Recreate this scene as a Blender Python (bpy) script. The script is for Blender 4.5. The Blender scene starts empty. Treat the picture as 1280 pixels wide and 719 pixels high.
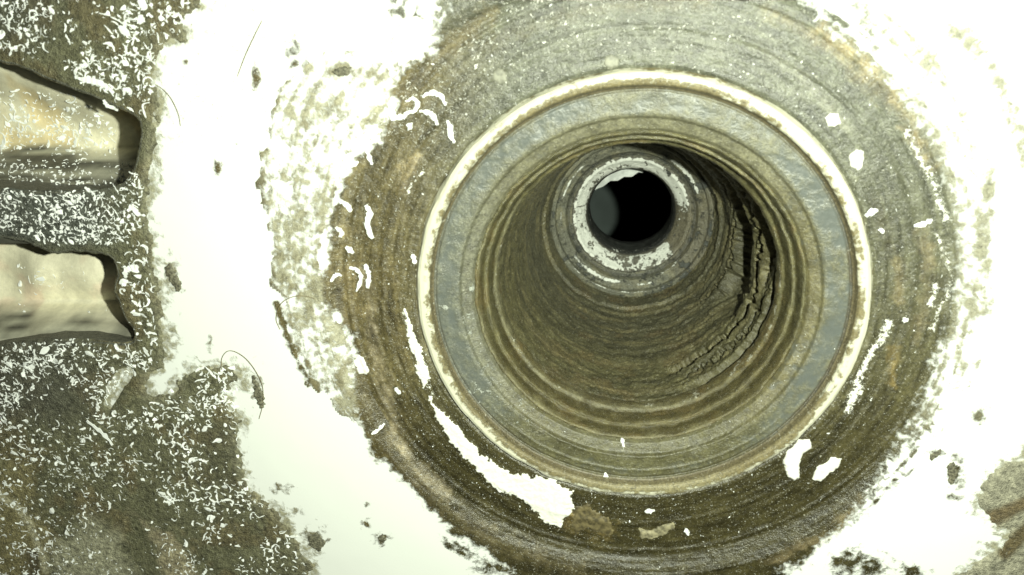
import bpy, math, random
import numpy as np
from mathutils import Matrix, Vector

rnd = random.Random(7)
MM = 0.001
scene = bpy.context.scene

# ------------------------------------------------------------------ camera
F = 1050.0                                       # focal length in photo pixels (photo 1280 wide)
_n = np.array([(770.7 - 640) / F, (-7.4 - 360) / F, 1.0]); _n /= np.linalg.norm(_n)
_P0 = 116.8 * np.array([(796.2 - 640) / F, (377.2 - 360) / F, 1.0])
_u = np.cross([0, 1, 0], _n); _u /= np.linalg.norm(_u)
_v = np.cross(_n, _u)
CAM = np.array([-(_P0 @ _u), _P0 @ _v, _P0 @ _n])          # mm, z up out of the bore
def _w(d): return np.array([d @ _u, -(d @ _v), -(d @ _n)])
RIGHT, UP, FWD = _w(np.array([1., 0, 0])), _w(np.array([0, -1., 0])), _w(np.array([0, 0, 1.]))

def at(px, py, z=0.95):
    """photo pixel -> point on the plane at height z (mm)"""
    d = RIGHT * (px - 640) / F - UP * (py - 360) / F + FWD
    t = (z - CAM[2]) / d[2]
    q = CAM + d * t
    return q[0], q[1]
def to_px(X, Y, Z):
    dx, dy, dz = X - CAM[0], Y - CAM[1], Z - CAM[2]
    w = dx * FWD[0] + dy * FWD[1] + dz * FWD[2]
    return (640 + F * (dx * RIGHT[0] + dy * RIGHT[1] + dz * RIGHT[2]) / w,
            360 - F * (dx * UP[0] + dy * UP[1] + dz * UP[2]) / w)

cd = bpy.data.cameras.new('camera'); cam = bpy.data.objects.new('camera', cd)
scene.collection.objects.link(cam)
M = Matrix.Identity(4)
for i in range(3):
    M[i][0], M[i][1], M[i][2], M[i][3] = RIGHT[i], UP[i], -FWD[i], CAM[i] * MM
cam.matrix_world = M
cd.sensor_width = 36; cd.lens = 36 * F / 1280
cd.clip_start = 0.003; cd.clip_end = 5
cd.dof.use_dof = True; cd.dof.focus_distance = 0.140; cd.dof.aperture_fstop = 34
scene.camera = cam

# ------------------------------------------------------------------ light
w = bpy.data.worlds.new('World'); scene.world = w; w.use_nodes = True
w.node_tree.nodes['Background'].inputs[0].default_value = (0.9, 1, 0.92, 1)
w.node_tree.nodes['Background'].inputs[1].default_value = 0.02
fl = bpy.data.lights.new('flash_lamp', 'POINT'); flo = bpy.data.objects.new('flash_lamp', fl)
scene.collection.objects.link(flo)
fl.energy = 1.4; fl.shadow_soft_size = 0.0014; fl.color = (0.945, 1.0, 0.82)
flo.location = Vector(CAM + RIGHT * 20 + UP * 2 + FWD * 1) * MM
scene.view_settings.view_transform = 'Standard'; scene.view_settings.look = 'None'
scene.view_settings.exposure = 0; scene.view_settings.gamma = 1

# ------------------------------------------------------------------ noise, shapes
_T = np.random.RandomState(3).rand(512, 512).astype(np.float32)
def vn(x, y, s=0):
    x = np.asarray(x, np.float32) + s * 17.31; y = np.asarray(y, np.float32) + s * 9.77
    xi = np.floor(x).astype(np.int32); yi = np.floor(y).astype(np.int32)
    fx = x - xi; fy = y - yi
    fx = fx * fx * (3 - 2 * fx); fy = fy * fy * (3 - 2 * fy)
    a, b = _T[xi & 511, yi & 511], _T[(xi + 1) & 511, yi & 511]
    c, d = _T[xi & 511, (yi + 1) & 511], _T[(xi + 1) & 511, (yi + 1) & 511]
    return (a * (1 - fx) + b * fx) * (1 - fy) + (c * (1 - fx) + d * fx) * fy
def fbm(x, y, o=4, s=0):
    t = 0; a = 1; n = 0
    for i in range(o):
        t = t + a * vn(x * 2 ** i, y * 2 ** i, s + i * 3); n += a; a *= .55
    return t / n
def sst(a, b, x):
    t = np.clip((x - a) / (b - a), 0, 1); return t * t * (3 - 2 * t)
def sdf(U, V, poly):
    """signed distance to a polygon, positive inside"""
    P = np.array(poly, np.float32); U = U.astype(np.float32); V = V.astype(np.float32)
    best = np.full(U.shape, 1e12, np.float32); ins = np.zeros(U.shape, bool)
    for i in range(len(P)):
        ax, ay = P[i]; bx, by = P[(i + 1) % len(P)]
        ex, ey = bx - ax, by - ay
        t = np.clip(((U - ax) * ex + (V - ay) * ey) / (ex * ex + ey * ey + 1e-9), 0, 1)
        d = (U - ax - t * ex) ** 2 + (V - ay - t * ey) ** 2
        best = np.minimum(best, d)
        if ay != by:
            c = ((ay > V) != (by > V)) & (U < ex * (V - ay) / (by - ay) + ax)
            ins ^= c
    d = np.sqrt(best)
    return np.where(ins, d, -d)
def line_d(U, V, pts):
    best = np.full(U.shape, 1e12, np.float32)
    for (ax, ay), (bx, by) in zip(pts[:-1], pts[1:]):
        ex, ey = bx - ax, by - ay
        t = np.clip(((U - ax) * ex + (V - ay) * ey) / (ex * ex + ey * ey + 1e-9), 0, 1)
        best = np.minimum(best, (U - ax - t * ex) ** 2 + (V - ay - t * ey) ** 2)
    return np.sqrt(best)
def smooth_poly(pts, n=2):
    P = np.array(pts, float)
    for _ in range(n):
        Q = np.roll(P, -1, 0)
        P = np.stack([P * .75 + Q * .25, P * .25 + Q * .75], 1).reshape(-1, 2)
    return P

# ------------------------------------------------------------------ objects
def link(name, me, mat, parent=None):
    o = bpy.data.objects.new(name, me); scene.collection.objects.link(o)
    if mat: 
        if not me.materials: me.materials.append(mat)
    if parent: o.parent = parent
    return o
def mesh_np(name, V, faces, smooth=True, attrs=None):
    """V (n,3) mm ; faces (m,4) or list"""
    me = bpy.data.meshes.new(name)
    V = np.asarray(V, np.float32) * MM
    if isinstance(faces, np.ndarray):
        k = faces.shape[1]
        me.vertices.add(len(V)); me.vertices.foreach_set('co', V.ravel())
        me.loops.add(faces.size); me.loops.foreach_set('vertex_index', faces.astype(np.int32).ravel())
        me.polygons.add(len(faces)); me.polygons.foreach_set('loop_start', np.arange(0, faces.size, k, dtype=np.int32))
        me.update(calc_edges=True)
    else:
        me.from_pydata(V.tolist(), [], faces)
    me.validate()
    if smooth: me.polygons.foreach_set('use_smooth', np.ones(len(me.polygons), bool))
    for k, a in (attrs or {}).items():
        a = np.asarray(a, np.float32)
        if a.ndim == 2:
            at_ = me.attributes.new(k, 'FLOAT_COLOR', 'POINT')
            c = np.ones((len(V), 4), np.float32); c[:, :3] = a
            at_.data.foreach_set('color', c.ravel())
        else:
            at_ = me.attributes.new(k, 'FLOAT', 'POINT'); at_.data.foreach_set('value', a)
    me.update()
    return me
def empty(name, label, cat, loc=(0, 0, 0), group=None):
    o = bpy.data.objects.new(name, None); scene.collection.objects.link(o)
    o.location = Vector(loc) * MM; o.empty_display_size = .01
    return tag(o, label, cat, group)
def tag(o, label, cat, group=None):
    o['label'] = label; o['category'] = cat
    if group: o['group'] = group
    return o

# ------------------------------------------------------------------ materials
class NB:
    def __init__(s, name):
        s.m = bpy.data.materials.new(name); s.m.use_nodes = True
        s.t = s.m.node_tree; s.b = s.t.nodes['Principled BSDF']
    def n(s, typ, **kw):
        x = s.t.nodes.new(typ)
        for k, v in kw.items(): setattr(x, k, v)
        return x
    def l(s, a, b): s.t.links.new(a, b)
    def put(s, sock, v):
        if isinstance(v, (int, float)): sock.default_value = v
        elif isinstance(v, tuple): sock.default_value = v if len(v) == len(sock.default_value) else v + (1,)
        else: s.l(v, sock)
    def math(s, op, a, b=0.0, c=0.0, clamp=False):
        x = s.n('ShaderNodeMath', operation=op, use_clamp=clamp)
        s.put(x.inputs[0], a); s.put(x.inputs[1], b); s.put(x.inputs[2], c); return x.outputs[0]
    def attr(s, name, col=False):
        x = s.n('ShaderNodeAttribute', attribute_name=name)
        return x.outputs['Color'] if col else x.outputs['Fac']
    def coord(s, scale=(1000, 1000, 1000)):
        tc = s.n('ShaderNodeTexCoord'); mp = s.n('ShaderNodeMapping')
        mp.inputs['Scale'].default_value = scale; s.l(tc.outputs['Object'], mp.inputs[0]); return mp.outputs[0]
    def noise(s, co, scale, detail=4, rough=.55, dist=0):
        x = s.n('ShaderNodeTexNoise'); s.l(co, x.inputs['Vector'])
        x.inputs['Scale'].default_value = scale; x.inputs['Detail'].default_value = detail
        x.inputs['Roughness'].default_value = rough; x.inputs['Distortion'].default_value = dist
        return x.outputs['Fac']
    def step(s, a, b, x):
        r = s.n('ShaderNodeMapRange', interpolation_type='SMOOTHSTEP')
        s.put(r.inputs['Value'], x); r.inputs['From Min'].default_value = a; r.inputs['From Max'].default_value = b
        return r.outputs['Result']
    def mix(s, f, a, b, mode='MIX'):
        x = s.n('ShaderNodeMix', data_type='RGBA', blend_type=mode)
        s.put(x.inputs[0], f); s.put(x.inputs[6], a); s.put(x.inputs[7], b); return x.outputs[2]
    def bump(s, h, strength, dist):
        x = s.n('ShaderNodeBump'); x.inputs['Strength'].default_value = strength
        x.inputs['Distance'].default_value = dist; s.l(h, x.inputs['Height']); s.l(x.outputs[0], s.b.inputs['Normal'])

def grimy(name, base, rough_base=.4, rough_dirt=.5, pale=(.78, .78, .7), n1=.9, n2=4.5, bump=.12, streak=(1000, 1000, 1000),
          metallic=0.0, var=(.4, 1.7), edge=.12, spec=.5, grain_glints=.5, amp=1.9):
    """base material under a layer of dirt (mask 'dirt', colour 'dcol') under pale residue (mask 'pale')"""
    b = NB(name); co = b.coord(streak)
    a1 = b.noise(co, n1, 9, .62, .4); a2 = b.noise(co, n2, 5, .65); a3 = b.noise(co, n1 * 2.3, 7, .7, .8)
    a4 = b.noise(co, n2 * 2.6, 3, .6)
    d = b.math('ADD', b.attr('dirt'), b.math('MULTIPLY', b.math('SUBTRACT', a1, .5), amp))
    d = b.math('ADD', d, b.math('MULTIPLY', b.math('SUBTRACT', a2, .5), .5))
    dc = b.step(.5 - edge, .5 + edge, d)
    p = b.math('ADD', b.attr('pale'), b.math('MULTIPLY', b.math('SUBTRACT', a3, .5), 1.9))
    p = b.math('ADD', p, b.math('MULTIPLY', b.math('SUBTRACT', a4, .5), .5))
    pc = b.step(.46, .56, p)
    k = b.math('MULTIPLY', b.math('ADD', b.math('MULTIPLY', a2, .65), b.math('MULTIPLY', a1, .35)), 1.0)
    r = b.n('ShaderNodeMapRange'); b.put(r.inputs['Value'], k); r.inputs['From Min'].default_value = .3; r.inputs['From Max'].default_value = .7
    r.inputs['To Min'].default_value = var[0]; r.inputs['To Max'].default_value = var[1]
    vv = b.n('ShaderNodeVectorMath', operation='SCALE'); b.l(b.attr('dcol', True), vv.inputs[0]); b.l(r.outputs[0], vv.inputs['Scale'])
    # small pale grains in the dirt, and specular sparkles painted in as pale dots
    a5 = b.noise(co, 2.4, 3, .55); a6 = b.noise(co, 4.6, 2, .55)
    gr = b.math('ADD', b.math('MULTIPLY', b.step(.66, .69, a5), grain_glints), b.math('MULTIPLY', b.step(.645, .69, a6), grain_glints * .95), clamp=True)
    dk = b.math('MULTIPLY', b.step(.56, .66, b.noise(co, 1.7, 6, .72)), .8)
    dcol = b.mix(b.math('MULTIPLY', dk, min(1, grain_glints * 2.5)), vv.outputs[0], b.mix(.65, vv.outputs[0], (.012, .011, .007)))
    dcol = b.mix(gr, dcol, (.58, .57, .47))
    col = b.mix(dc, base, dcol)
    col = b.mix(pc, col, pale)
    b.l(col, b.b.inputs['Base Color'])
    rr = b.math('ADD', b.math('MULTIPLY', dc, rough_dirt - rough_base), rough_base)
    rr = b.math('ADD', rr, b.math('MULTIPLY', b.math('SUBTRACT', a4, .5), .5))
    rr = b.math('ADD', rr, b.math('MULTIPLY', pc, .25), clamp=True)
    b.l(rr, b.b.inputs['Roughness'])
    b.b.inputs['Metallic'].default_value = metallic
    b.b.inputs['Specular IOR Level'].default_value = spec
    h = b.math('MULTIPLY', b.math('ADD', a2, b.math('MULTIPLY', a4, .6)), b.math('ADD', b.math('MULTIPLY', dc, .85), .08))
    h = b.math('ADD', h, b.math('MULTIPLY', pc, .5))
    h = b.math('ADD', h, b.math('MULTIPLY', b.math('MULTIPLY', a6, dc), .7))
    h = b.math('ADD', h, b.math('MULTIPLY', b.math('MULTIPLY', gr, dc), .5))
    b.bump(h, 1.0, bump * MM)
    return b.m
def plain(name, col, rough=.5, sc=3, v=.25, bump=.03, sss=0):
    b = NB(name); co = b.coord(); a = b.noise(co, sc, 5)
    b.l(b.mix(b.step(.35, .65, a), tuple(c * (1 - v) for c in col), col), b.b.inputs['Base Color'])
    b.b.inputs['Roughness'].default_value = rough
    b.bump(a, .6, bump * MM)
    return b.m

M_white = grimy('white_plastic', (.82, .84, .81), .4, .31, n1=.8, n2=2.6, bump=.08, grain_glints=.5, spec=.6, edge=.28)
M_hub = M_white
M_grime = grimy('caked_grime', (.3, .29, .2), .5, .48, pale=(.55, .55, .45), n1=.6, n2=1.5, bump=.34, spec=.4, grain_glints=.4, var=(.25, 1.9))
M_cream = grimy('cream_plastic', (.8, .76, .58), .45, .5, n1=.2, n2=1.2, bump=.05, grain_glints=.05, var=(.85, 1.12))
M_rim = grimy('chalky_rim_metal', (.62, .61, .48), .4, .45, n1=.9, n2=3, bump=.06, edge=.25, amp=2.4, pale=(.8, .8, .68))
M_collar = grimy('blued_steel', (.11, .122, .112), .34, .42, n1=.45, n2=2.6, bump=.08, var=(.4, 1.6), edge=.6, pale=(.4, .42, .37), grain_glints=.32, amp=1.0, spec=.7)
M_bore = grimy('greasy_bore_crust', (.2, .19, .13), .32, .27, n1=.5, n2=3.5, bump=.12, var=(.45, 1.6), edge=.3, pale=(.5, .49, .38), grain_glints=.25)
M_seal = grimy('dark_seal_metal', (.07, .075, .068), .32, .36, n1=.7, n2=3, bump=.16, grain_glints=.3, pale=(.72, .74, .68))
M_shave = plain('shaved_white_plastic', (.9, .92, .9), .45, v=.05)
M_res = plain('white_residue', (.84, .84, .77), .6, sc=1.5, v=.12, bump=.12)
M_res_b = plain('tan_residue', (.34, .31, .19), .6, sc=1.2, v=.6, bump=.12)
M_res_g = plain('grey_residue', (.3, .3, .235), .6, sc=1.5, v=.4, bump=.12)
M_brown = plain('brown_residue', (.17, .14, .065), .6, sc=1.2, v=.65, bump=.12)
M_clump = plain('dry_grime', (.2, .19, .13), .7, sc=3, v=.7, bump=.2)
M_hair = plain('hair_fibre', (.22, .18, .1), .5)
M_scrap = plain('dulled_white_scrap', (.6, .63, .6), .6, sc=.8, v=.3)
M_floor = plain('dull_grey_floor', (.17, .21, .2), .8, sc=.05)
M_dark = plain('shield_dark', (.05, .05, .05), .7)
M_tube = plain('dark_bore_metal', (.07, .075, .07), .35, sc=1, v=.5)

# ------------------------------------------------------------------ layout, in photo pixels on the face of the housing
POCKET_A = [(-190, 20), (-100, 42), (0, 78), (32, 83), (67, 103), (117, 120), (143, 133), (167, 142), (178, 156), (176, 187), (168, 215), (150, 236), (80, 240), (0, 238), (-190, 230)]
POCKET_B = [(-190, 285), (-100, 290), (0, 297), (20, 298), (43, 307), (67, 318), (87, 313), (110, 314), (133, 317), (145, 328), (147, 343), (143, 357), (148, 377), (158, 400), (170, 416), (166, 432), (110, 424), (50, 426), (0, 432), (-190, 450)]
DIRT_LEFT = [(-260, -160), (262, -160), (258, -40), (257, 0), (243, 12), (233, 20), (231, 50), (214, 50), (203, 53), (199, 67), (194, 100), (199, 117), (199, 143), (192, 187), (184, 232), (185, 280), (193, 300), (190, 320), (199, 363), (202, 397), (209, 430), (206, 462), (184, 470), (186, 492), (206, 496), (222, 478), (236, 463), (252, 455), (288, 455), (302, 468), (306, 480), (290, 482), (284, 500), (294, 520), (312, 526), (296, 532), (297, 560), (306, 590), (312, 612), (330, 633), (350, 640), (362, 662), (376, 690), (395, 722), (440, 800), (480, 900), (-330, 900)]
TONGUE = [(164, 458), (168, 470), (150, 490), (138, 512), (130, 505), (136, 480), (150, 462)]
DIRT_CORNER = [(1420, 520), (1280, 572), (1250, 582), (1228, 604), (1224, 632), (1240, 652), (1262, 664), (1258, 676), (1244, 690), (1222, 702), (1196, 722), (1160, 800), (1420, 800)]
HUB_FULL = [(560, -60), (548, 20), (535, 66), (500, 86), (490, 110), (482, 145), (470, 180), (440, 200), (425, 240), (412, 270), (402, 330), (404, 380), (424, 400), (442, 440), (440, 490), (448, 532), (470, 566), (520, 615), (550, 650), (600, 686), (650, 722), (720, 770), (940, 770), (975, 722), (1040, 672), (1100, 612), (1140, 545), (1172, 480), (1195, 410), (1205, 330), (1205, 260), (1182, 190), (1140, 130), (1080, 66), (1020, 10), (960, -60)]
HUB_PART = [(330, 170), (350, 110), (400, 60), (470, 60), (492, 108), (480, 165), (430, 200), (412, 270), (402, 330), (404, 380), (440, 440), (446, 535), (415, 508), (390, 482), (370, 445), (352, 400), (341, 330), (326, 230)]

R_HUB = 47.0
def hub_z(r, th):
    """height of the housing face around the bore"""
    z = -0.45 + 1.4 * sst(41.3, 45.6, r)
    z = z + .16 * np.exp(-((r - 41.4) / .35) ** 2) + .12 * np.exp(-((r - 36.5 - .4 * np.sin(2 * th)) / .5) ** 2)
    z = z - .5 * (1 - sst(31.0, 32.0, r))
    return z

def paint(X, Y, U, V):
    """dirt coverage, dirt colour and pale residue with painted sparkle on the white housing"""
    r = np.hypot(X, Y); th = np.arctan2(Y, X)
    nz = (fbm(X * .35, Y * .35, 4, 1) - .5); nf = fbm(X * 1.1, Y * 1.1, 3, 2) - .5
    full = sdf(U, V, HUB_FULL) + nz * 26 + nf * 10
    wdt = 15 + 22 * np.maximum(sst(900, 1150, U), 1 - sst(60, 160, V))
    dirt = .5 + np.clip(full / wdt, -.85, .9)
    part = sdf(U, V, HUB_PART) + nz * 30
    streak = fbm(r * 1.8, th * 7, 4, 5) - .5
    dirt = np.maximum(dirt, np.where(part > 0, (.40 + .18 * sst(120, 300, V)) + .9 * streak + 1.0 * nz + .8 * nf, -.4 + part / 60))
    # thin broken dirt further out, in arcs around the bore
    def add(d, lo, hi, a0, a1, amt):
        t = np.degrees(th); wv = sst(lo - .7, lo + .4, r) * (1 - sst(hi - .4, hi + .7, r)) * sst(a0 - 8, a0 + 4, t) * (1 - sst(a1 - 4, a1 + 8, t))
        return np.maximum(d, wv * (amt + 1.1 * streak + .5 * nf) - (1 - wv))
    dirt = add(dirt, 41.0, 44.2, -40, 62, .50)
    dirt = add(dirt, 44.0, 46.6, -18, 58, .34)
    dirt = add(dirt, 45.8, 47.4, 30, 60, .5)
    dirt = add(dirt, 50.2, 52.5, 14, 46, .46)
    dirt = add(dirt, 43.5, 46.5, -75, -20, .36)
    dirt = add(dirt, 46.5, 51.0, -128, -98, .40)
    dirt = add(dirt, 47.5, 52.0, -80, -62, .45)
    # smudges on the white
    for (x, y, a, bb, amt) in [(213, 345, 9, 20, .55), (428, 88, 14, 8, .8), (478, 674, 6, 6, .62), (457, 655, 5, 4, .6), (460, 630, 4, 4, .5), (272, 212, 4, 9, .5),
                               (320, 100, 5, 16, .42), (365, 62, 8, 12, .5), (372, 80, 12, 6, .4), (410, 140, 26, 20, .5), (233, 78, 3, 3, .5), (500, 12, 14, 16, .5), (520, 25, 12, 14, .5),
                               (1228, 300, 7, 34, .75), (1236, 235, 6, 22, .7), (1215, 380, 8, 26, .6), (1195, 590, 7, 14, .62), (1172, 565, 9, 5, .5), (1220, 520, 16, 10, .42), (1192, 622, 12, 4, .45), (1090, 712, 16, 12, .6), (1060, 705, 16, 14, .6), (1140, 716, 16, 8, .5),
                               (392, 678, 14, 14, .5), (350, 612, 14, 6, .36), (375, 640, 10, 5, .34), (320, 480, 7, 16, .5), (262, 430, 5, 10, .34), (1256, 262, 4, 8, .4), (1160, 75, 12, 20, .5), (1205, 40, 16, 12, .4),
                               (1240, 90, 8, 24, .45), (1262, 130, 8, 22, .45), (620, 708, 22, 10, .5)]:
        q = np.sqrt(((U - x) / a) ** 2 + ((V - y) / bb) ** 2)
        dirt = np.maximum(dirt, amt + .28 - .4 * q + nf * .8)
    e_ = -sdf(U, V, DIRT_LEFT) + 30 * nz
    halo = .62 - np.maximum(e_, 0) / 26 + .7 * nf
    dirt = np.maximum(dirt, halo)
    e2 = -sdf(U, V, DIRT_CORNER) + 30 * nz; dirt = np.maximum(dirt, .6 - np.maximum(e2, 0) / 30 + .7 * nf)
    stain = np.maximum(1 - sst(0, 40, np.maximum(e_, 0)), 1 - sst(0, 40, np.maximum(e2, 0)))
    # dark line under the left edge of the ring
    ld = line_d(U, V, [(346, 380), (354, 405), (370, 447), (388, 480)])
    dirt = np.maximum(dirt, 1.0 - ld / 6 + nf * 1.4)
    # ---- colour of the dirt
    G = np.array
    c = np.zeros(X.shape + (3,), np.float32) + G([.082, .074, .034])
    def blend(c, wv, col): return c * (1 - wv[..., None]) + wv[..., None] * G(col)
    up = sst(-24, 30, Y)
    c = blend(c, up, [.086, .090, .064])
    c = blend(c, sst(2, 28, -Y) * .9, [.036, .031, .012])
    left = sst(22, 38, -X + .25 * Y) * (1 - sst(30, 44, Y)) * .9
    c = blend(c, left, [.092, .075, .033])
    wob = nz * 14; brk = sst(.3, .6, fbm(X * .55, Y * .55, 3, 15))
    def stroke(c, pts, wpx, col, amt=1.0):
        d = line_d(U + wob, V + wob, pts) - nf * wpx * 1.6; return blend(c, .9 * amt * (1 - sst(-wpx * .1, wpx * 1.3, d)) * (.45 + .55 * brk), col)
    c = stroke(c, [(440, 210), (425, 260), (428, 330)], 12, [.2, .17, .09], .7)
    c = stroke(c, [(486, 330), (492, 400), (512, 470)], 7, [.17, .14, .07], .7)
    c = stroke(c, [(452, 345), (462, 385), (458, 420), (470, 455), (480, 500), (490, 545), (510, 580), (560, 625)], 9, [.27, .23, .15], .8)
    c = stroke(c, [(425, 300), (430, 350), (440, 390)], 22, [.2, .16, .08], .7)
    c = stroke(c, [(500, 215), (520, 200), (500, 240)], 8, [.34, .28, .16], .7)
    c = stroke(c, [(500, 120), (530, 90), (570, 50), (610, 20)], 16, [.17, .14, .075], .7)
    c = stroke(c, [(510, 590), (560, 640), (640, 690), (720, 712)], 18, [.12, .1, .055], .7)
    c = stroke(c, [(480, 560), (500, 590), (545, 640)], 8, [.05, .04, .02], .7)
    c = stroke(c, [(1030, 40), (1090, 85), (1140, 150), (1165, 205)], 15, [.26, .21, .11], .85)
    c = stroke(c, [(1160, 290), (1166, 360), (1150, 430)], 12, [.17, .14, .08], .6)
    c = stroke(c, [(1120, 440), (1118, 485)], 8, [.3, .22, .08], .8)
    c = stroke(c, [(1124, 330), (1128, 380)], 7, [.34, .28, .15], .8)
    c = stroke(c, [(600, 60), (680, 25), (780, 6), (880, 2)], 13, [.075, .066, .034], .8)
    c = stroke(c, [(960, 15), (1040, 60), (1100, 120)], 12, [.15, .125, .065], .8)
    c = stroke(c, [(1100, 260), (1128, 340), (1130, 420), (1100, 520)], 12, [.07, .063, .035], .7)
    c = stroke(c, [(940, 60), (1010, 100), (1060, 160)], 9, [.17, .17, .13], .6)
    c = stroke(c, [(470, 300), (480, 380), (500, 460)], 14, [.06, .048, .02], .7)
    c = stroke(c, [(960, 700), (1040, 670), (1080, 630)], 10, [.2, .16, .09], .7)
    c = stroke(c, [(700, 655), (760, 672)], 16, [.17, .13, .05], .8)
    c = c * (.45 + .75 * fbm(X * .45, Y * .45, 3, 11) + .45 * fbm(X * 1.6, Y * 1.6, 3, 12) + 1.3 * streak)[..., None]
    part_w = sst(-4, 10, part) * (1 - sst(0, 10, full))
    c = blend(c, part_w * (.5 + .5 * sst(.35, .6, fbm(X * .6, Y * .6, 3, 14))), [.33, .315, .225])
    rt = sst(-3, 8, X - 26) * sst(41.2, 43.2, r) * sst(-25, -5, Y); c = blend(c, rt * .85, [.27, .26, .19])
    c = blend(c, stain * .8, [.36, .35, .25])
    # ---- pale residue, with specular sparkle painted as pale specks towards the top
    pale = np.full(X.shape, -.12, np.float32) + (.3 * sst(10, 30, Y)) + .9 * nf * .5
    pale = pale + .26 * (1 - sst(20, 60, line_d(U, V, [(520, 160), (590, 80), (680, 30), (900, 20)])))
    pale = pale + .24 * (1 - sst(20, 60, line_d(U, V, [(880, 660), (980, 640), (1080, 540)]))) + .2 * (1 - sst(10, 30, line_d(U, V, [(600, 690), (700, 690), (800, 660)])))
    pale = np.minimum(pale, .3)
    def pl(p, pts, wpx, amt): return np.maximum(p, amt - .5 * line_d(U + wob, V + wob, pts) / wpx)
    pale = pl(pale, [(1112, 405), (1090, 450), (1064, 522)], 8, .72)
    pale = pl(pale, [(1172, 360), (1168, 385)], 6, .75)
    pale = pl(pale, [(505, 245), (530, 212)], 5, .6)
    pale = pl(pale, [(566, 690), (640, 712)], 9, .45)
    pale = pl(pale, [(960, 590), (1000, 560)], 16, .35)
    pale = pl(pale, [(1180, 300), (1195, 350), (1172, 420)], 10, .55)
    pale = pl(pale, [(1140, 170), (1170, 230), (1190, 280)], 12, .6)
    pale = pl(pale, [(500, 395), (520, 440), (540, 500)], 9, .5)
    pale = pl(pale, [(880, 690), (960, 640)], 14, .3)
    return dirt.astype(np.float32), c, pale

# ------------------------------------------------------------------ grids
def grid_mesh(name, x0, x1, y0, y1, s, keep, hz, paintf, zref=.95):
    """regular sheet; keep(X,Y,U,V)>0 stays, its rim snapped onto the outline"""
    xs = np.arange(x0, x1 + s * .5, s); ys = np.arange(y0, y1 + s * .5, s)
    X, Y = np.meshgrid(xs, ys); X = X.astype(np.float64); Y = Y.astype(np.float64)
    K = keep(X, Y); e = s * .05
    nx, ny = len(xs), len(ys)
    C = (K[:-1, :-1] + K[1:, :-1] + K[:-1, 1:] + K[1:, 1:]) / 4 > 0
    cnt = np.zeros(K.shape, int)
    for a, b in ((slice(0, -1), slice(0, -1)), (slice(1, None), slice(0, -1)), (slice(0, -1), slice(1, None)), (slice(1, None), slice(1, None))): cnt[a, b] += C
    tot = np.full(K.shape, 4); tot[0, :] = tot[-1, :] = 2; tot[:, 0] = tot[:, -1] = 2; tot[0, 0] = tot[0, -1] = tot[-1, 0] = tot[-1, -1] = 1
    edge = (cnt > 0) & (cnt < tot)
    gy, gx = np.gradient(K, s)
    g2 = gx ** 2 + gy ** 2 + 1e-9
    mv = np.clip(-K / g2, -1e9, 1e9); dx = np.clip(mv * gx, -s * .7, s * .7); dy = np.clip(mv * gy, -s * .7, s * .7)
    X = np.where(edge, X + dx, X); Y = np.where(edge, Y + dy, Y)
    Kd = np.where(edge, 0, np.maximum(K, 0) / np.sqrt(g2))
    idx = np.arange(nx * ny).reshape(ny, nx)
    fc = np.stack([idx[:-1, :-1][C], idx[:-1, 1:][C], idx[1:, 1:][C], idx[1:, :-1][C]], 1)
    used = np.unique(fc); remap = np.full(nx * ny, -1); remap[used] = np.arange(len(used))
    X = X.ravel()[used]; Y = Y.ravel()[used]; Kd = Kd.ravel()[used]; ed = edge.ravel()[used]
    Z = hz(X, Y, Kd, ed)
    return mesh_np(name, np.stack([X, Y, Z], 1), remap[fc], True, paintf(X, Y, Z))

def px_keep(poly, amp=0.0, fr=.5, seed=0, amp2=0.0):
    def k(X, Y):
        U, V = to_px(X, Y, .95)
        d = sdf(U, V, poly)
        if amp: d = d + amp * (fbm(X * fr, Y * fr, 4, seed) - .5)
        if amp2: d = d + amp2 * (fbm(X * fr * 4, Y * fr * 4, 3, seed + 5) - .5)
        return d.astype(np.float64)
    return k
PA, PB = smooth_poly(POCKET_A, 1), smooth_poly(POCKET_B, 1)
pa_k, pb_k = px_keep(PA, 5, .5, 3), px_keep(PB, 5, .5, 4)

# ================================================================== HOUSING
housing = empty('plastic_housing', 'white plastic housing with a grimy ring around its central bore and two deep side pockets', 'machine housing')

def panel_keep(X, Y):
    U, V = to_px(X, Y, .95)
    k = (np.hypot(X, Y) - R_HUB) * 8.0
    k = np.minimum(k, -pa_k(X, Y)); k = np.minimum(k, -pb_k(X, Y))
    return k
def panel_h(X, Y, Kd, ed):
    z = .95 + .10 * (fbm(X * .12, Y * .12, 3, 8) - .5) * sst(47, 52, np.hypot(X, Y)) + .0 * Kd
    return z
def white_attrs(X, Y, Z):
    U, V = to_px(X, Y, .95)
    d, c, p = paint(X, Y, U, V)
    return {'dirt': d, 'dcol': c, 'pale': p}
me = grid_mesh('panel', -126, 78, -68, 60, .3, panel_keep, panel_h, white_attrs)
link('panel', me, M_white, housing)

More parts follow.
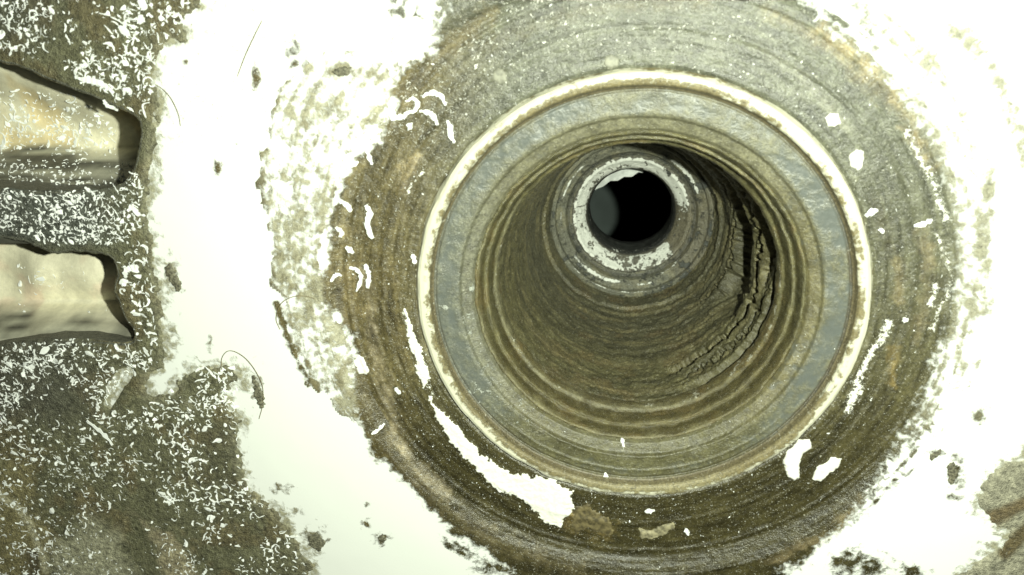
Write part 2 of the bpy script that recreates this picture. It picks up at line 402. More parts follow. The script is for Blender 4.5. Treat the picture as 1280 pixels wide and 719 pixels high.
def polar(name, prof, nth, disp=None, attrs=None, step=.2, closed_flip=False):
    """turned surface from a (r, z) profile, finely divided so that it can carry relief"""
    pr = []
    for (r0, z0), (r1, z1) in zip(prof[:-1], prof[1:]):
        k = max(1, int(math.hypot(r1 - r0, z1 - z0) / step))
        for i in range(k): pr.append((r0 + (r1 - r0) * i / k, z0 + (z1 - z0) * i / k))
    pr.append(prof[-1]); pr = np.array(pr)
    t = np.linspace(-math.pi, math.pi, nth, endpoint=False)
    R = np.repeat(pr[:, :1], nth, 1); Z = np.repeat(pr[:, 1:], nth, 1); T = np.repeat(t[None], len(pr), 0)
    s = np.concatenate([[0], np.cumsum(np.hypot(np.diff(pr[:, 0]), np.diff(pr[:, 1])))])[:, None] + 0 * T
    if disp: R, Z = disp(R, Z, T, s)
    X, Y = R * np.cos(T), R * np.sin(T)
    m, n = X.shape
    idx = np.arange(m * n).reshape(m, n); nx = np.roll(idx, -1, 1)
    # profile runs from outside to inside / top to bottom: face upwards and inwards
    fc = np.stack([idx[:-1], nx[:-1], nx[1:], idx[1:]], -1).reshape(-1, 4)[:, ::-1]
    fc = fc[:, ::-1] if not closed_flip else fc
    A = attrs(X.ravel(), Y.ravel(), Z.ravel(), R.ravel(), T.ravel(), s.ravel()) if attrs else None
    return mesh_np(name, np.stack([X.ravel(), Y.ravel(), Z.ravel()], 1), fc, True, A)
def pnoise(T, s, ft, fs, o=3, seed=0):
    """noise that closes around the turn: blended across the seam at 180 degrees"""
    a = fbm((T + 4) * ft, s * fs, o, seed); b = fbm((T + 4 + 2 * math.pi) * ft, s * fs, o, seed)
    wv = sst(-math.pi, -math.pi + .6, T); return b * (1 - wv) + a * wv

def hub_disp(R, Z, T, s):
    Z = hub_z(R, T)
    X, Y = R * np.cos(T), R * np.sin(T)
    U, V = to_px(X, Y, .3)
    d = sst(-6, 10, sdf(U, V, HUB_FULL))
    rough = (fbm(X * .9, Y * .9, 4, 21) - .5) * .16 + (fbm(R * 1.8, T * 7, 3, 22) - .5) * .20 + (fbm(X * 4, Y * 4, 2, 23) - .5) * .04
    w_ = (1 - sst(46.2, 46.9, R))
    return R, Z + rough * (.25 + .75 * d) * w_
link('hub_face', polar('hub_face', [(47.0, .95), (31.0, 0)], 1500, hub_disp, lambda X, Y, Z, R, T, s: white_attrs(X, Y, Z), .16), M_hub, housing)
# unseen shield added below the face to keep stray light out of the hole
link('light_shield', polar('light_shield', [(46.5, .4), (50, -30), (60, -40), (128, -120), (128, -262)], 64, None, None, 300), M_dark, housing)

# caked grime on the face
def grime_attrs(X, Y, Z):
    U, V = to_px(X, Y, .95); G = np.array
    n = fbm(X * .22, Y * .22, 4, 31); nf = fbm(X * .9, Y * .9, 3, 32)
    def blend(c, wv, col): return c * (1 - wv[..., None]) + wv[..., None] * G(col)
    c = np.zeros(X.shape + (3,), np.float32) + G([.122, .12, .07])
    c = blend(c, sst(.45, .65, n) * .7, [.135, .112, .058])
    c = blend(c, (1 - sst(0, 130, U)) * (1 - sst(20, 90, V)) * .8, [.06, .062, .045])
    c = blend(c, (1 - sst(100, 190, U)) * sst(200, 235, V) * (1 - sst(290, 330, V)) * .85, [.07, .078, .07])
    c = blend(c, (1 - sst(60, 170, U)) * sst(405, 430, V) * (1 - sst(500, 560, V)) * .75, [.075, .075, .06])
    wob = (n - .5) * 40
    def zone(c, poly, col, soft=10, amt=1.): return blend(c, amt * sst(-soft, soft, sdf(U, V, poly) + wob), col)
    c = zone(c, [(-120, 575), (0, 575), (37, 592), (56, 645), (70, 800), (-200, 800)], [.2, .176, .09], 14)
    c = zone(c, [(86, 667), (112, 645), (150, 674), (200, 760), (70, 760), (64, 700)], [.31, .3, .21], 12)
    c = zone(c, [(161, 630), (200, 660), (245, 700), (270, 760), (215, 760), (195, 690)], [.33, .29, .19], 7, .8)
    c = zone(c, [(95, 610), (120, 620), (118, 640), (90, 650)], [.14, .115, .06], 10, .45)
    c = zone(c, [(30, 684), (50, 690), (56, 720), (40, 718)], [.06, .05, .03], 8, .8)
    c = zone(c, [(225, 495), (246, 500), (252, 520), (235, 522)], [.3, .29, .2], 6, .6)
    c = zone(c, [(262, 540), (292, 540), (300, 620), (270, 600)], [.09, .085, .05], 14, .7)
    d = line_d(U + wob * .2, V, [(2, 620), (22, 632), (40, 655), (54, 690), (58, 712)]); c = blend(c, (1 - sst(2, 7, d)) * .75, [.48, .45, .31])
    # cracks running down the diagonal patch
    for k in range(7):
        d = line_d(U + wob * .7, V + wob * .3, [(205 + 14 * k, 505 + 5 * k), (222 + 15 * k, 560 + 9 * k), (250 + 16 * k, 640 + 8 * k)])
        c = blend(c, (1 - sst(1, 3.5, d)) * .7 * sst(.4, .55, nf), [.055, .05, .03])
    d = line_d(U, V, [(146, 290), (143, 320)]); 
    # worn edge next to the white plastic
    e = sdf(U, V, DIRT_LEFT); c = blend(c, (1 - sst(2, 16, np.abs(e))) * .45, [.24, .23, .16])
    # corner at lower right is paler
    c = blend(c, sst(1100, 1200, U), [.28, .27, .2])
    d = line_d(U, V + wob * .4, [(1225, 655), (1262, 640), (1330, 610)]); c = blend(c, sst(1100, 1200, U) * (1 - sst(4, 14, d)), [.14, .11, .06])
    d = line_d(U, V + wob * .4, [(1255, 690), (1280, 665), (1330, 640)]); c = blend(c, sst(1100, 1200, U) * (1 - sst(4, 13, d)), [.1, .08, .04])
    c = c * (.5 + .6 * nf + .5 * fbm(X * 2.5, Y * 2.5, 3, 39))[..., None]
    pale = -.5 + .75 * sst(.5, .7, fbm(X * .35, Y * .35, 3, 36)) * sst(430, 520, V)
    return {'dirt': np.full(X.shape, 1.4), 'dcol': c, 'pale': pale}
def grime_h(t, seed):
    def h(X, Y, Kd, ed):
        base = .95 + .10 * (fbm(X * .12, Y * .12, 3, 8) - .5) * sst(47, 52, np.hypot(X, Y))
        z = base + t * np.sqrt(sst(0, 1.4, Kd)) * (.6 + .8 * fbm(X * .5, Y * .5, 4, seed)) + .14 * (fbm(X * 2.2, Y * 2.2, 3, seed + 2) - .5) * sst(0, .6, Kd)
        return np.where(ed, base - .06, z)
    return h
dl_k, tg_k = px_keep(DIRT_LEFT, 22, .45, 41, 9), px_keep(TONGUE, 6, .6, 42)
def left_keep(X, Y):
    k = dl_k(X, Y)
    k = np.minimum(k, -tg_k(X, Y)); k = np.minimum(k, -pa_k(X, Y) + 1.2); k = np.minimum(k, -pb_k(X, Y) + 1.2)
    return k
o = link('grime_crust', grid_mesh('grime_crust', -126, -46, -68, 58, .2, left_keep, grime_h(.34, 44), grime_attrs), M_grime, housing)
o['kind'] = 'stuff'; o['label'] = 'grey brown caked grime over the left side of the white face'
o = link('grime_crust', grid_mesh('grime_crust', 44, 76, -66, -16, .22, px_keep(DIRT_CORNER, 12, .5, 47, 6), grime_h(.4, 48), grime_attrs), M_grime, housing)
o['kind'] = 'stuff'; o['label'] = 'pale grey caked grime in the lower right corner of the face'

# pockets
def pocket(poly, k, floor_h, colf, name_floor):
    P = smooth_poly(poly, 2)
    # outline on the face, in mm
    W = np.array([at(px, py) for px, py in P])
    # follow the same ragged outline as the opening
    e = .05
    for _ in range(3):
        K = k(W[:, 0], W[:, 1]); gx = (k(W[:, 0] + e, W[:, 1]) - K) / e; gy = (k(W[:, 0], W[:, 1] + e) - K) / e
        g = gx * gx + gy * gy + 1e-9; st = np.clip(-K / g, -.08, .08)
        W = W + np.stack([st * gx, st * gy], 1)
    c = W.mean(0); rings = []
    N = np.roll(W, -1, 0) - np.roll(W, 1, 0); N = np.stack([-N[:, 1], N[:, 0]], 1); N /= np.linalg.norm(N, axis=1)[:, None] + 1e-9
    if ((W - c) * N).sum() < 0: N = -N                  # outwards
    for off, z in ((.45, .96), (.2, 1.16), (0.02, 1.02), (-.12, .6), (-.15, 0), (0, -1), (.4, -4), (.8, -10), (1.2, -18), (1.6, -30)):
        Q = W + N * off; rings.append(np.column_stack([Q, np.full(len(Q), z)]))
    V = np.concatenate(rings); n = len(W); fc = []
    for i in range(len(rings) - 1):
        for j in range(n): fc.append((i * n + j, i * n + (j + 1) % n, (i + 1) * n + (j + 1) % n, (i + 1) * n + j))
    cc = np.zeros((len(V), 3)) + [.11, .11, .085]
    wall = link('pocket', mesh_np('pocket', V, np.array(fc), True, {'dirt': np.full(len(V), 1.4), 'dcol': cc, 'pale': np.full(len(V), -.6)}), M_grime, housing)
    x0, y0 = W.min(0) - 8; x1, y1 = W.max(0) + 3
    fl_ = grid_mesh(name_floor, max(x0, -128), x1, y0, y1, .4, lambda X, Y: np.ones(X.shape), lambda X, Y, Kd, ed: floor_h(X, Y), colf)
    link(name_floor, fl_, M_cream, wall)
    return wall

def ramp(X, Y, y_in, y_out, zf, zt):
    return zf + (zt - zf) * sst(y_out, y_in, Y) if False else zf + (zt - zf) * (1 - np.clip((Y - y_out) / (y_in - y_out), 0, 1))
def floor_a(X, Y):
    b = .5 * (fbm(X * .15, Y * .15, 2, 51) - .5) * 2 + .08 * (fbm(X * 1.2, Y * 1.2, 3, 52) - .5)
    z = ramp(X, Y, 20.0, 15.6, -18, -3.5)
    z = np.where(Y < 15.6, np.minimum(-3.5 + (15.6 - Y) * 1.6, -.3), z)
    return z + b
def floor_b(X, Y):
    b = 1.0 * (fbm(X * .12, Y * .12, 2, 53) - .5) * 2 + .06 * (fbm(X * 1.2, Y * 1.2, 3, 54) - .5)
    z = ramp(X, Y, -4.4, -6.9, -18 + 6.5 * sst(-9, 4, -Y), -2)
    z = np.where(Y < -6.9, np.minimum(-2 + (-6.9 - Y) * 1.2, -.3), z)
    return z + b
_fa0, _fb0 = floor_a, floor_b
def _lift(X, Y, pts, z, base):
    U, V = to_px(X, Y, -14.0); return np.maximum(base, base + 5 * (1 - sst(0, 60, line_d(U, V, pts))))
def floor_a(X, Y): return _lift(X, Y, POCKET_A[1:6], 0, _fa0(X, Y))
def floor_b(X, Y): return _lift(X, Y, POCKET_B[1:9], 0, _fb0(X, Y))
def floor_col(y_in, warm):
    def f(X, Y, Z):
        G = np.array; n = fbm(X * .18, Y * .18, 3, 55); nf = fbm(X * .8, Y * .8, 3, 56)
        c = np.zeros(X.shape + (3,)) + G([.8, .76, .58])
        wv = (sst(.5, .7, n) * .8)[..., None]; c = c * (1 - wv) + wv * G(warm)
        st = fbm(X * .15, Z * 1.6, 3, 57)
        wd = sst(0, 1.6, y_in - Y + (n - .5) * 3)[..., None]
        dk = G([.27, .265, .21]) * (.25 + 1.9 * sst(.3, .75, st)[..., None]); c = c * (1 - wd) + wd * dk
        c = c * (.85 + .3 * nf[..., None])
        return {'dirt': np.full(X.shape, 1.4), 'dcol': c, 'pale': np.full(X.shape, -.6)}
    return f
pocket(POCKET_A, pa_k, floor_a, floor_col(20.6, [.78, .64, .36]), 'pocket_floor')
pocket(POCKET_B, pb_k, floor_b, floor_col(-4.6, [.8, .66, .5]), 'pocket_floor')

# ================================================================== BEARING SLEEVE
sleeve = empty('bearing_sleeve', 'round metal bearing sleeve with a chalky rim, lining the greasy bore', 'bearing sleeve', (0, 0, 0))
G3 = lambda X: np.zeros(X.shape + (3,), np.float32)
def bl(c, wv, col): return c * (1 - wv[..., None]) + wv[..., None] * np.array(col)
def ang(T, a0, a1, soft=10):
    """weight for an angle range in degrees (may pass 180)"""
    mid = (a0 + a1) / 2; half = (a1 - a0) / 2
    d = np.abs((np.degrees(T) - mid + 180) % 360 - 180)
    return 1 - sst(half - soft * .5, half + soft, d)

def rim_disp(R, Z, T, s):
    n = pnoise(T, s, 8, .6, 4, 61) - .5
    return R + n * .35 * sst(30.3, 31, R), Z + n * .22
def rim_attr(X, Y, Z, R, T, s):
    n = pnoise(T, s, 6, .5, 4, 62) - .5; n2 = pnoise(T, s, 20, 1.2, 3, 63) - .5
    d = -.25 + .9 * n + .5 * n2
    d = d + .7 * ang(T, -118, -52, 14) + .55 * ang(T, -50, -36, 8) + .25 * ang(T, 60, 130) + .2 * ang(T, -160, -118, 14) + .04
    d = d + .66 * (1 - sst(29.85, 30.55, R + .9 * n + .5 * n2)) + .3 * (1 - sst(29.0, 29.6, R)) + .45 * sst(-.1, .5, -Z) + .3 * ang(T, 70, 115, 10) * (1 - sst(30.1, 30.6, R)) + .35 * ang(T, 14, 22, 6) + .3 * ang(T, -8, 2, 6)
    c = G3(X) + np.array([.17, .145, .075])
    c = bl(c, ang(T, -100, -70, 12) * .7, [.24, .215, .12])
    c = bl(c, (1 - sst(29.1, 29.6, R)) * .8, [.1, .085, .05])
    return {'dirt': d, 'dcol': c, 'pale': np.full(X.shape, -.5)}
link('rim', polar('rim', [(31.6, -1.1), (31.25, -.3), (31.0, .25), (30.6, .48), (30.0, .5), (29.6, .4), (29.35, .1), (29.25, -.4), (29.1, -.75), (28.9, -.9)], 1100, rim_disp, rim_attr, .09), M_rim, sleeve)

def col_disp(R, Z, T, s):
    n = pnoise(T, s, 9, .35, 4, 64) - .5
    low = ang(T, -130, -50, 25)
    Z = Z + n * .28 - .0 * low
    Z = Z + .18 * np.exp(-((R - 25.2 - n) / .25) ** 2) * low + .12 * np.exp(-((R - 27.5) / .2) ** 2) * low
    return R + (pnoise(T, s, 30, .8, 3, 65) - .5) * .1, Z
def col_attr(X, Y, Z, R, T, s):
    n = pnoise(T, s, 4, .25, 4, 66) - .5
    d = .3 + 1.7 * n + .9 * (pnoise(T, s, 26, 1.2, 3, 69) - .5)
    d = d + .75 * ang(T, -128, -52, 24) + .3 * ang(T, 100, 150, 18) + .2 * ang(T, 60, 100)
    d = d + .85 * (1 - sst(24.2, 26.6, R + 2.5 * n)) + .5 * sst(28.3, 28.7, R)
    c = G3(X) + np.array([.125, .12, .068])
    c = bl(c, sst(28.2, 28.6, R), [.08, .07, .045])
    c = bl(c, (1 - sst(24.2, 26.6, R)) * .85, [.12, .106, .05])
    c = bl(c, sst(.08, .2, pnoise(T, s, 12, .5, 3, 67) - .5) * ang(T, -130, -50) * .3, [.15, .12, .05])
    c = bl(c, ang(T, 40, 140, 30) * .6, [.15, .148, .1]); c = bl(c, ang(T, 150, 215, 25) * .5, [.15, .16, .13]); c = bl(c, ang(T, -125, -55, 25) * .85, [.082, .077, .034])
    c = c * (.6 + .8 * pnoise(T, s, 22, 1.2, 3, 60))[..., None]
    p = .30 * ang(T, 150, 235, 25) + .15 + .9 * (pnoise(T, s, 10, .6, 3, 68) - .5)  # pale specks, denser at left, painted in place of specular speckle
    return {'dirt': d, 'dcol': c, 'pale': p - .3}
link('collar', polar('collar', [(28.95, -.95), (28.75, -1.25), (28.6, -1.1), (28.4, -.95), (25.7, -1.15), (25.3, -1.3), (25.0, -1.75), (24.2, -2.0), (23.6, -2.2), (23.2, -2.75)], 1100, col_disp, col_attr, .13), M_collar, sleeve)

def led_disp(R, Z, T, s):
    n = pnoise(T, s, 10, .4, 4, 71) - .5; n2 = pnoise(T, s, 34, 1.2, 3, 72) - .5
    return R + n * .5 + n2 * .16, Z + n2 * .14 + n * .45
def led_attr(X, Y, Z, R, T, s):
    n = pnoise(T, s, 6, .4, 4, 73) - .5
    c = G3(X) + np.array([.11, .101, .046])
    c = bl(c, sst(.05, .22, n) * .6, [.15, .11, .045]); c = bl(c, sst(0, .2, -n) * .7, [.08, .075, .04])
    c = bl(c, ang(T, -150, -20, 20) * .3, [.12, .09, .038])
    lf = (.3 + .7 * ang(T, 150, 290, 30)) * sst(.2, .6, pnoise(T, s, 9, .6, 3, 59))
    R = R + .5 * (pnoise(T, s, 7, .3, 3, 58) - .5)
    c = bl(c, np.exp(-((R - 22.85) / .2) ** 2) * lf * .7, [.23, .215, .13]); c = bl(c, np.exp(-((R - 20.85) / .28) ** 2) * lf * .7, [.22, .208, .13])  # painted ridge highlights; the recesses between are painted darker for contrast
    c = bl(c, np.exp(-((R - 22.35) / .22) ** 2) * .6, [.05, .045, .02]); c = bl(c, np.exp(-((R - 21.35) / .2) ** 2) * .6, [.05, .044, .02]); c = bl(c, np.exp(-((R - 21.85) / .2) ** 2) * .5, [.17, .155, .085])
    c = c * (.6 + .8 * pnoise(T, s, 18, 1.2, 3, 70))[..., None]
    p = -.45 + .75 * np.exp(-((R - 22.5) / .22) ** 2) * (.6 + n) + 1.0 * np.exp(-((R - 20.75) / .3) ** 2) * (.7 + 1.2 * n)  # pale mask paints the same ridge highlights
    return {'dirt': np.full(X.shape, 1.2) + n, 'dcol': c, 'pale': p}
link('ledge', polar('ledge', [(24.2, -3.0), (23.3, -2.75), (23.05, -2.5), (22.8, -2.65), (22.6, -3.4), (22.4, -4.6), (22.15, -5.0), (21.85, -4.85), (21.65, -5.3), (21.5, -6.6), (21.25, -7.6), (20.95, -7.7), (20.7, -8.0), (20.5, -9.0), (20.6, -10.4)], 1000, led_disp, led_attr, .16), M_bore, sleeve)

def wall_disp(R, Z, T, s):
    deg = np.degrees(T)
    n = pnoise(T, s, 6, .25, 4, 74) - .5; n2 = pnoise(T, s, 22, 1.1, 4, 75) - .5; n3 = pnoise(T, s, 70, 3.0, 2, 76) - .5
    lay = pnoise(T, s, 1.2, .9, 3, 77) - .5                     # layers running round the bore
    right = ang(T, -70, 75, 25)
    for zr, wr, hr in ((-13.4, .5, .3), (-16.8, .7, .35), (-21.5, .5, .25), (-25.5, .8, .3), (-31, .6, .25), (-36, .9, .45)):
        R = R - .5 * hr * np.exp(-((Z - zr - 2.5 * (pnoise(T, s * 0, 4, 1, 3, 80) - .5)) / wr) ** 2) * sst(.3, .65, pnoise(T, s * 0 + zr, 7, 1, 3, 82))
    R = R + n * .6 + n2 * .36 * (.5 + .5 * right) + n3 * .26 + lay * (.35 + .35 * right) + .05 * np.sin(s * 3.1 + 9 * n)
    # undercut below the ledge and cracked, flaking layers on the right
    wob = (pnoise(T, s * 0, 5, 1, 4, 78) - .5) * 5 + (pnoise(T, s * 0, 24, 1, 3, 79) - .5) * 2.2
    hard = pnoise(T, s * 0, 9, 1, 3, 81)
    for z0, wd, dp, a0, a1 in ((-11.6, .8, 1.3, -55, 80), (-15.5, .45, 1.0, -60, 50), (-19.0, 1.0, 1.5, -66, 70), (-27.5, 4.6, 2.6, -30, 95), (-34, .5, .8, -40, 30)):
        zc = z0 + wob * (1 if z0 < -14 else .25)
        g = np.exp(-(np.abs(Z - zc) / wd) ** 8) * ang(T, a0, a1, 14) * sst(.3, .5, hard + .12)
        R = R + dp * g
    R = R + 1.5 * np.exp(-(np.abs(Z + 13.5) / 2.8) ** 4) * ang(T, 5, 85, 20)
    ch = sst(.58, .64, pnoise(T, s, 26, .9, 3, 83)) * ang(T, -85, 60, 20) * sst(-24, -12, Z)
    R = R + ch * .12
    return R, Z
def wall_attr(X, Y, Z, R, T, s):
    n = pnoise(T, s, 5, .3, 4, 84) - .5; l_ = pnoise(T, s, 1.5, .8, 3, 85) - .5
    c = G3(X) + np.array([.1, .093, .047])
    c = bl(c, sst(18, 34, -Z) * .8, [.082, .079, .05])
    c = bl(c, sst(-.02, .2, l_) * .8, [.135, .121, .064]); c = bl(c, sst(0, .2, -l_) * .6, [.066, .062, .036])
    c = c * (.5 + 1.0 * pnoise(T, s, 14, .9, 4, 86))[..., None]
    c = bl(c, sst(.05, .2, n) * ang(T, -130, -60, 20) * .3, [.14, .1, .045])
    c = bl(c, sst(-43, -36, -0 * Z + Z * -1 * -1) * 0, [.1, .1, .08])
    p = -.25 + .55 * l_ + .5 * n * ang(T, -160, -60, 20) + .45 * np.exp(-((Z + 40.3) / .8) ** 2) * ang(T, 130, 230, 30) + .3 * np.exp(-((Z + 36) / 1.2) ** 2) * ang(T, -110, -60, 10)  # pale bands at left and bottom are highlights painted on the wall
    return {'dirt': np.full(X.shape, 1.1) + n, 'dcol': c, 'pale': p}
link('bore_wall', polar('bore_wall', [(21.3, -9.6), (20.7, -10.4), (20.2, -12), (19.2, -20), (17.9, -30), (16.9, -38), (16.5, -40.2), (15.9, -40.6), (15.7, -42.5), (15.35, -44.6)], 1100, wall_disp, wall_attr, .17), M_bore, sleeve)

# ================================================================== SHAFT SEAL
seal = empty('shaft_seal', 'dark inner seal with flaking white ring around the black shaft hole deep in the bore', 'shaft seal', (0, 0, -50))
def sl_disp(R, Z, T, s):
    n = pnoise(T, s, 6, .5, 4, 91) - .5; n2 = pnoise(T, s, 26, 1.6, 3, 92) - .5
    return R + n * .15, Z + n * .5 + n2 * .22
def seal_attr(X, Y, Z, R, T, s):
    n = pnoise(T, s, 5, .5, 4, 93) - .5; n2 = pnoise(T, s, 14, 1.2, 3, 94) - .5
    p = -.7 + .9 * n
    for r0, wd, a0, a1, amt in ((13.2, .55, 20, 58, 1.4), (13.6, .4, 130, 165, 1.15), (13.4, .4, 172, 195, 1.0), (13.2, .6, 212, 262, 1.25), (13.5, .5, 262, 290, 1.0), (14.6, .18, 205, 285, 1.1), (12.6, .4, 296, 318, .95)):  # white flakes, plus one narrow outer arc painted as a metal highlight
        p = np.maximum(p, -.66 + 1.08 * amt * np.exp(-((R - r0) / wd) ** 2) * ang(T, a0, a1, 8) + .8 * n2)
    c = G3(X) + np.array([.112, .113, .084]); c = bl(c, sst(0, .2, n), [.165, .158, .105]); c = bl(c, ang(T, -50, 20, 10) * .5, [.12, .105, .07])
    c = bl(c, np.exp(-((R - 12.0) / .25) ** 2) * .7, [.04, .04, .035])
    return {'dirt': np.full(X.shape, .75) + n, 'dcol': c, 'pale': p}
obj_off = Vector((0, 0, -50)) * MM
def seal_part(name, prof, nth, disp, attr, mat, step=.11):
    me = polar(name, prof, nth, disp, attr, step)
    o = link(name, me, mat, seal); o.location = -obj_off
    return o
seal_part('seal_face', [(15.6, -44.3), (15.2, -45.0), (14.9, -44.9), (14.5, -45.1), (14.3, -45.8), (13.9, -46), (12.6, -46.6), (12.2, -47.6), (11.8, -47.8), (11.4, -48)], 700, sl_disp, seal_attr, M_seal)
def race_attr(X, Y, Z, R, T, s):
    n = pnoise(T, s, 5, .6, 4, 95) - .5; n2 = pnoise(T, s, 22, 1.6, 3, 96) - .5
    p = .84 + 1.3 * n + 1.5 * n2 - .9 * ang(T, -38, 6, 12) - .25 * ang(T, -100, -60, 12) - .9 * (1 - sst(8.65, 8.95, R)) - .8 * sst(11.0, 11.4, R)
    c = G3(X) + np.array([.13, .125, .1]); c = bl(c, ang(T, -40, 5, 10) * .7, [.14, .125, .08]); c = bl(c, 1 - sst(8.5, 8.8, R), [.035, .037, .035])
    return {'dirt': np.full(X.shape, .9) + n, 'dcol': c, 'pale': p}
seal_part('inner_ring', [(11.5, -47.9), (11.2, -47.6), (10.7, -47.8), (10.2, -48.5), (9.2, -49.6), (8.8, -50.4), (8.45, -51.3), (8.2, -52.5)], 640, sl_disp, race_attr, M_seal, .09)
tb = polar('shaft_tube', [(8.2, -52.5), (8.2, -57), (8.6, -60), (10, -60.3)], 160, lambda R, Z, T, s: (R + .12 * (pnoise(T, s, 12, 1, 3, 97) - .5), Z), None, .5)
o = link('shaft_tube', tb, M_tube, seal); o.location = -obj_off

# what lies beyond the hole
fm = mesh_np('floor', [(x * 126, y * 126, -255) for x, y in ((-1, -1), (1, -1), (1, 1), (-1, 1))], [(0, 1, 2, 3)], False)
fo = link('floor', fm, M_floor); fo['kind'] = 'structure'

# ================================================================== RESIDUE AND LOOSE BITS
def surf_z(x, y):
    r = math.hypot(x, y)
    if r < 31.2: return .4
    if r < R_HUB: return float(hub_z(np.array([r]), np.array([math.atan2(y, x)]))[0]) + .02
    X, Y = np.array([x]), np.array([y])
    z = .95
    if left_keep(X, Y)[0] > 3: z += .3
    return z
def patch(name, poly, t, mat, label, cat, seed, amp=6, amp2=4, s=.115, parent=None, group=None):
    P = np.array(poly); W = np.array([at(a, b, .3) for a, b in P])
    x0, y0 = W.min(0) - 1.2; x1, y1 = W.max(0) + 1.2
    c = W.mean(0)
    def hz(X, Y, Kd, ed):
        r = np.hypot(X, Y); base = np.where(r < R_HUB, hub_z(r, np.arctan2(Y, X)), .95)
        z = base + .12 + .55 * t * np.sqrt(sst(0, .5, Kd)) * (.4 + 1.2 * fbm(X * .9, Y * .9, 4, seed)) + .07 * (fbm(X * 3.5, Y * 3.5, 3, seed + 2) - .5)
        return np.where(ed, base - .2, z)
    me = grid_mesh(name, x0, x1, y0, y1, s, px_keep(poly, amp, .9, seed, amp2), hz, lambda X, Y, Z: None)
    me.transform(Matrix.Translation(-Vector((c[0], c[1], 0)) * MM))
    o = link(name, me, mat, parent); o.location = Vector((c[0], c[1], 0)) * MM
    if not parent: tag(o, label, cat, group)
    return o
patch('residue_smear', [(500, 388), (508, 392), (516, 420), (528, 450), (536, 480), (528, 492), (545, 515), (575, 545), (600, 575), (640, 598), (690, 606), (716, 622), (717, 640), (700, 665), (680, 662), (665, 645), (640, 625), (615, 618), (590, 590), (560, 560), (538, 520), (522, 480), (508, 430)], .35, M_res, 'long white residue smear on the dark ring left and below of the rim', 'residue', 101, 9, 7)
patch('residue_smear', [(986, 572), (1000, 556), (1015, 555), (1017, 566), (1006, 574), (1001, 590), (1003, 604), (995, 609), (984, 600), (981, 585)], .4, M_res, 'white C-shaped residue blob on the dark ring at lower right', 'residue', 102, 4, 2)
patch('residue_smear', [(1018, 606), (1024, 590), (1036, 584), (1042, 577), (1055, 580), (1052, 592), (1040, 598), (1028, 610)], .4, M_res, 'small white hooked residue blob just right of the C-shaped one', 'residue', 103, 4, 2)
patch('residue_smear', [(798, 668), (812, 671), (828, 664), (842, 659), (844, 667), (832, 677), (812, 681), (800, 678)], .3, M_res_b, 'pale tan residue flake lying on the dark ring under the rim', 'residue', 104, 5, 4)
patch('residue_smear', [(716, 640), (735, 636), (760, 655), (770, 672), (755, 678), (735, 668), (722, 676), (712, 664)], .16, M_brown, 'brown residue patch next to the end of the white smear', 'residue', 105, 8, 6)
patch('residue_smear', [(1034, 150), (1040, 143), (1052, 144), (1056, 156), (1047, 164), (1038, 160)], .3, M_res, 'white residue spot on the grey ring upper right of the rim', 'residue', 106, 4, 3)
patch('residue_smear', [(1066, 196), (1074, 188), (1083, 192), (1083, 212), (1076, 218), (1066, 212)], .3, M_res, 'upright white residue spot right of the rim on the grey ring', 'residue', 107, 4, 3)
patch('residue_smear', [(613, 92), (622, 86), (632, 92), (632, 104), (622, 108), (614, 102)], .12, M_res_g, 'pale residue spot on the grey ring upper left of the rim', 'residue', 108, 4, 3)
patch('residue_smear', [(756, 72), (765, 68), (774, 74), (773, 86), (763, 90), (755, 84)], .12, M_res_g, 'pale residue spot on the grey ring straight above the rim', 'residue', 109, 4, 3)
patch('residue_smear', [(486, 60), (500, 24), (520, 20), (536, 32), (532, 58), (515, 78), (496, 84)], .3, M_res, 'broad white residue blob at the top left edge of the dark ring', 'residue', 110, 7, 5)
patch('residue_smear', [(438, 455), (444, 448), (452, 452), (460, 468), (455, 475), (446, 472)], .3, M_res, 'single white crumb of residue on the brown left side of the ring', 'residue', 111, 4, 3)
for poly, lab, sd in (([(204, 335), (214, 330), (222, 345), (229, 364), (222, 366), (213, 352)], 'grey grime clump alone on the white plastic right of the lower pocket', 121),
                      ([(415, 90), (424, 82), (440, 84), (438, 95), (424, 97)], 'dark grime clump on the white plastic above left of the ring', 122),
                      ([(472, 672), (478, 667), (483, 673), (478, 680)], 'small round grime clump on the white plastic at bottom left of ring', 123),
                      ([(313, 468), (320, 470), (329, 490), (332, 506), (326, 512), (317, 490)], 'narrow grime clump under the hair beside the diagonal grime', 124),
                      ([(384, 672), (396, 664), (406, 678), (402, 690), (390, 686)], 'grime clump off the lower tip of the diagonal grime', 125),
                      ([(1183, 585), (1192, 576), (1199, 590), (1190, 606), (1184, 604)], 'slanted grey grime clump on the white plastic at lower right', 126),
                      ([(1160, 570), (1176, 560), (1178, 566), (1164, 578)], 'thin grime clump upper left of the slanted one at lower right', 127)):
    patch('grime_clump', poly, .3, M_clump, lab, 'grime clump', sd, 5, 5)

